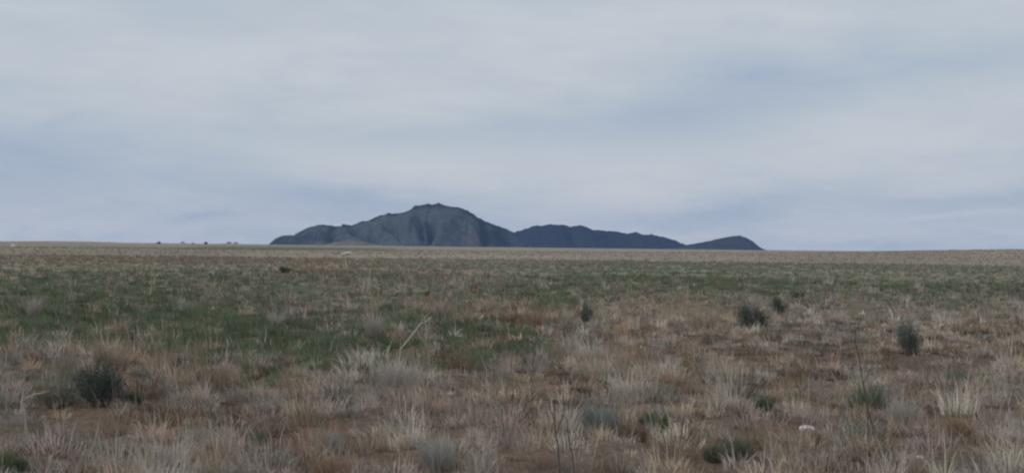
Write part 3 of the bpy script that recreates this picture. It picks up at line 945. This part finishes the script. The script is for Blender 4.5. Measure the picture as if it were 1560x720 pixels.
stalk('dead_stalk', 'thin dark stem, right of a pair at the bottom centre', 'stalk', 877, 722, [('stem', [(0, 0), (-5, 30), (-12, 62), (-14, 84)], 1.1), ('branch', [(-8, 44), (0, 62)], 0.7)], M_DARKSTEM, [(-14, 84, 8, (0.36, 0.31, 0.26))], seed=9)
stalk('dead_stalk', 'tiny pale Y-shaped stem left of the small pointed sagebrush', 'stalk', 1111, 458, [('stem', [(0, 0), (0, 9)], 1.5), ('branch', [(0, 9), (-4, 15)], 1.0), ('branch', [(0, 9), (4, 15)], 1.0)], M_PALE, seed=10)
stalk('dead_stalk', 'pale stalk beaded with seeds at the bottom left', 'stalk', 276, 716, [('stem', [(0, 0), (2, 30), (8, 52), (6, 72)], 1.3), ('branch', [(4, 38), (16, 58)], 0.8), ('branch', [(2, 26), (-8, 46)], 0.8)], M_PALE,
      [(3, 20, 6, PH), (5, 36, 7, PH), (8, 52, 8, PH), (6, 72, 7, PH), (16, 58, 6, PH), (-8, 46, 6, PH)], seed=11)
stalk('dead_stalk', 'pale bent grass stem arching beside the green patch at centre', 'stalk', 868, 580, [('stem', [(0, 0), (5, 22), (3, 40), (-3, 46)], 1.2)], M_PALE, [(-3, 46, 5, PH)], seed=12)
stalk('dead_stalk', 'pale leaning twig in the green grass left of centre', 'stalk', 452, 550, [('stem', [(0, 0), (5, 18), (13, 30)], 1.3), ('branch', [(5, 18), (2, 30)], 0.8)], M_PALE, seed=13)
stalk('dead_stalk', 'pale slanting stem in the green grass at the far left', 'stalk', 79, 560, [('stem', [(0, 0), (3, 16), (10, 30)], 1.4)], M_PALE, seed=14)
stalk('dead_stalk', 'thin pale stem rising from the round brown tussock', 'stalk', 1000, 694, [('stem', [(0, 0), (-6, 34), (-14, 74)], 1.0), ('branch', [(-6, 34), (2, 50)], 0.7)], M_PALE, [(-14, 74, 7, PH)], seed=15)
stalk('dead_stalk', 'short dark stem in the straw right of centre', 'stalk', 1037, 520, [('stem', [(0, 0), (-5, 20), (-10, 36)], 1.3), ('branch', [(-5, 20), (3, 30)], 0.8)], M_DARKSTEM, seed=16)
stalk('dead_stalk', 'pale twig lying low on the green patch at centre', 'stalk', 752, 550, [('stem', [(0, 1), (12, 4), (26, 4)], 1.6)], M_PALE, seed=17)
stalk('dead_stalk', 'short pale leaning stem in the left middle distance', 'stalk', 214, 484, [('stem', [(0, 0), (4, 12), (10, 24)], 1.1)], M_PALE, seed=18)
stalk('dead_stalk', 'bleached bent stem hooked at the top in the left rusty grass far off', 'stalk', 529, 408, [('stem', [(0, 0), (-3, 10), (-5, 19)], 2.4), ('branch', [(-9, 20), (4, 23), (10, 19), (16, 12)], 5.5)], M_WHITEWOOD, seed=19)
stalk('dead_stalk', 'two-pronged pale stem by the right edge of the frame', 'stalk', 1540, 640, [('stem', [(0, 0), (-4, 26), (-8, 54)], 1.1), ('branch', [(-4, 26), (2, 48)], 0.9)], M_PALE, [(-8, 54, 6, PH)], seed=20)
stalk('dead_stalk', 'thin pale stem leaning left, bottom right near the small stone', 'stalk', 1360, 690, [('stem', [(0, 0), (-10, 10), (-30, 22)], 1.0), ('branch', [(-10, 10), (-8, 26)], 0.7)], M_PALE, seed=21)


def stone(label, px, py, w, h, seed, dp=0.7):
    import bmesh
    rng = np.random.default_rng(seed)
    p = at(px, py); s = ppm(p)
    bm = bmesh.new()
    bmesh.ops.create_icosphere(bm, subdivisions=3, radius=1.0)
    pl = [rng.normal(0, 1, 3) for _ in range(9)]
    pl = [q / np.linalg.norm(q) for q in pl]
    for v in bm.verts:
        c = np.array(v.co)
        for q in pl:
            d = c @ q - 0.72
            if d > 0:
                c = c - q * d * 0.85
        c = c * (1 + 0.05 * rng.normal())
        v.co = (c[0] * w * s * 0.56, c[1] * w * s * dp * 0.5, c[2] * h * s * 0.75 + h * s * 0.35)
    me = bpy.data.meshes.new('stone'); bm.to_mesh(me); bm.free()
    me.materials.append(M_STONE)
    o = bpy.data.objects.new('stone', me); COL.objects.link(o); o.location = p
    CLEAR.append((p[0], p[1] - 0.2, 0.2 * w / 26 + 0.1)); CLEAR.append((p[0], p[1] - 0.6, 0.22)); CLEAR.append((p[0], p[1] - 1.0, 0.2))
    tag(o, label, 'stone', 'white stones lying in the grass')


stone('larger white stone lying in the dry grass at the lower right', 1229, 655, 23, 8, 71)
stone('smaller white stone near the bottom right corner', 1400, 698, 12, 5, 72)
stone('tiny white stone on the far plain at the left edge', 20, 376, 6, 4, 73)


def far_tree(label, px, dist, wpx_, hpx, seed, col=(0.05, 0.062, 0.055), name='distant_tree'):
    rng = np.random.default_rng(seed)
    x, y = plain_point(px, dist)
    z = float(ground_z(x, y)); s = dist / F; hpx = hpx * 0.72 + 0.8; wpx_ *= 0.9
    root = tag(empty(name, (x, y, z)), label, 'tree', 'far trees on the horizon')
    h, w = hpx * s, wpx_ * s
    tr = [tube([(0, 0, -0.5), (0.1 * w, 0, h * 0.35), (0.02 * w, 0.05 * w, h * 0.75)], 0.055 * h, 0.02 * h, 6)]
    for k in range(5):
        a = rng.uniform(0, 6.28)
        tr.append(tube([(0.06 * w, 0, h * 0.25), (0.3 * w * math.cos(a), 0.3 * w * math.sin(a), h * rng.uniform(0.5, 0.85))], 0.03 * h, 0.01 * h, 5))
    v, f = join_tubes(tr)
    mesh_obj('trunk', v, f, M_TWIG, root)
    lobes = [(0, 0, -h * 0.12, w * 0.42, w * 0.42, h * 0.85)] + [(rng.normal(0, 0.25) * w, rng.normal(0, 0.25) * w, h * rng.uniform(-0.12, 0.22), w * 0.24, w * 0.24, h * 0.45) for _ in range(4)]
    v, f, c = leafy(lobes, 1100, h * 0.10, h * 0.055, col, rng, 0.3)
    mesh_obj('crown', v, f, M_LEAF, root, cols=c)


far_tree('leftmost tiny dark tree alone on the left horizon', 242, 2480, 6.0, 6.4, 81)
far_tree('low spreading tree on the small mound left on the horizon', 279, 2490, 9.0, 3.0, 82)
far_tree('faint low tree just right of the low spreading one on the horizon', 294, 2490, 7.0, 2.6, 83)
far_tree('tiny pointed dark tree between the two mounds on the horizon', 314, 2480, 5.5, 6.6, 84)
far_tree('dark round tree at the left of the group nearest the mountain', 349, 2470, 9.0, 3.6, 85)
far_tree('dark low tree at the right of the group nearest the mountain', 359, 2480, 9.0, 3.2, 86)

build_grass()


# ------------------------------------------------------------------ air
def build_haze():
    a, z0, z1 = 16500.0, -8.0, 330.0
    v = [(sx * a, sy * a, z) for z in (z0, z1) for sy in (-1, 1) for sx in (-1, 1)]
    f = [(0, 2, 3, 1), (4, 5, 7, 6), (0, 1, 5, 4), (1, 3, 7, 5), (3, 2, 6, 7), (2, 0, 4, 6)]
    mt = bpy.data.materials.new('haze_air'); mt.use_nodes = True
    nt = mt.node_tree; nt.nodes.clear()
    out = nt.nodes.new('ShaderNodeOutputMaterial')
    pv = nt.nodes.new('ShaderNodeVolumePrincipled')
    pv.inputs['Color'].default_value = (0.34, 0.53, 1.0, 1)
    pv.inputs['Density'].default_value = 2.7e-5
    nt.links.new(pv.outputs[0], out.inputs['Volume'])
    o = mesh_obj('haze', v, f, mt)
    tag(o, 'thin bluish haze over the whole plain', 'haze', kind='stuff')


build_haze()
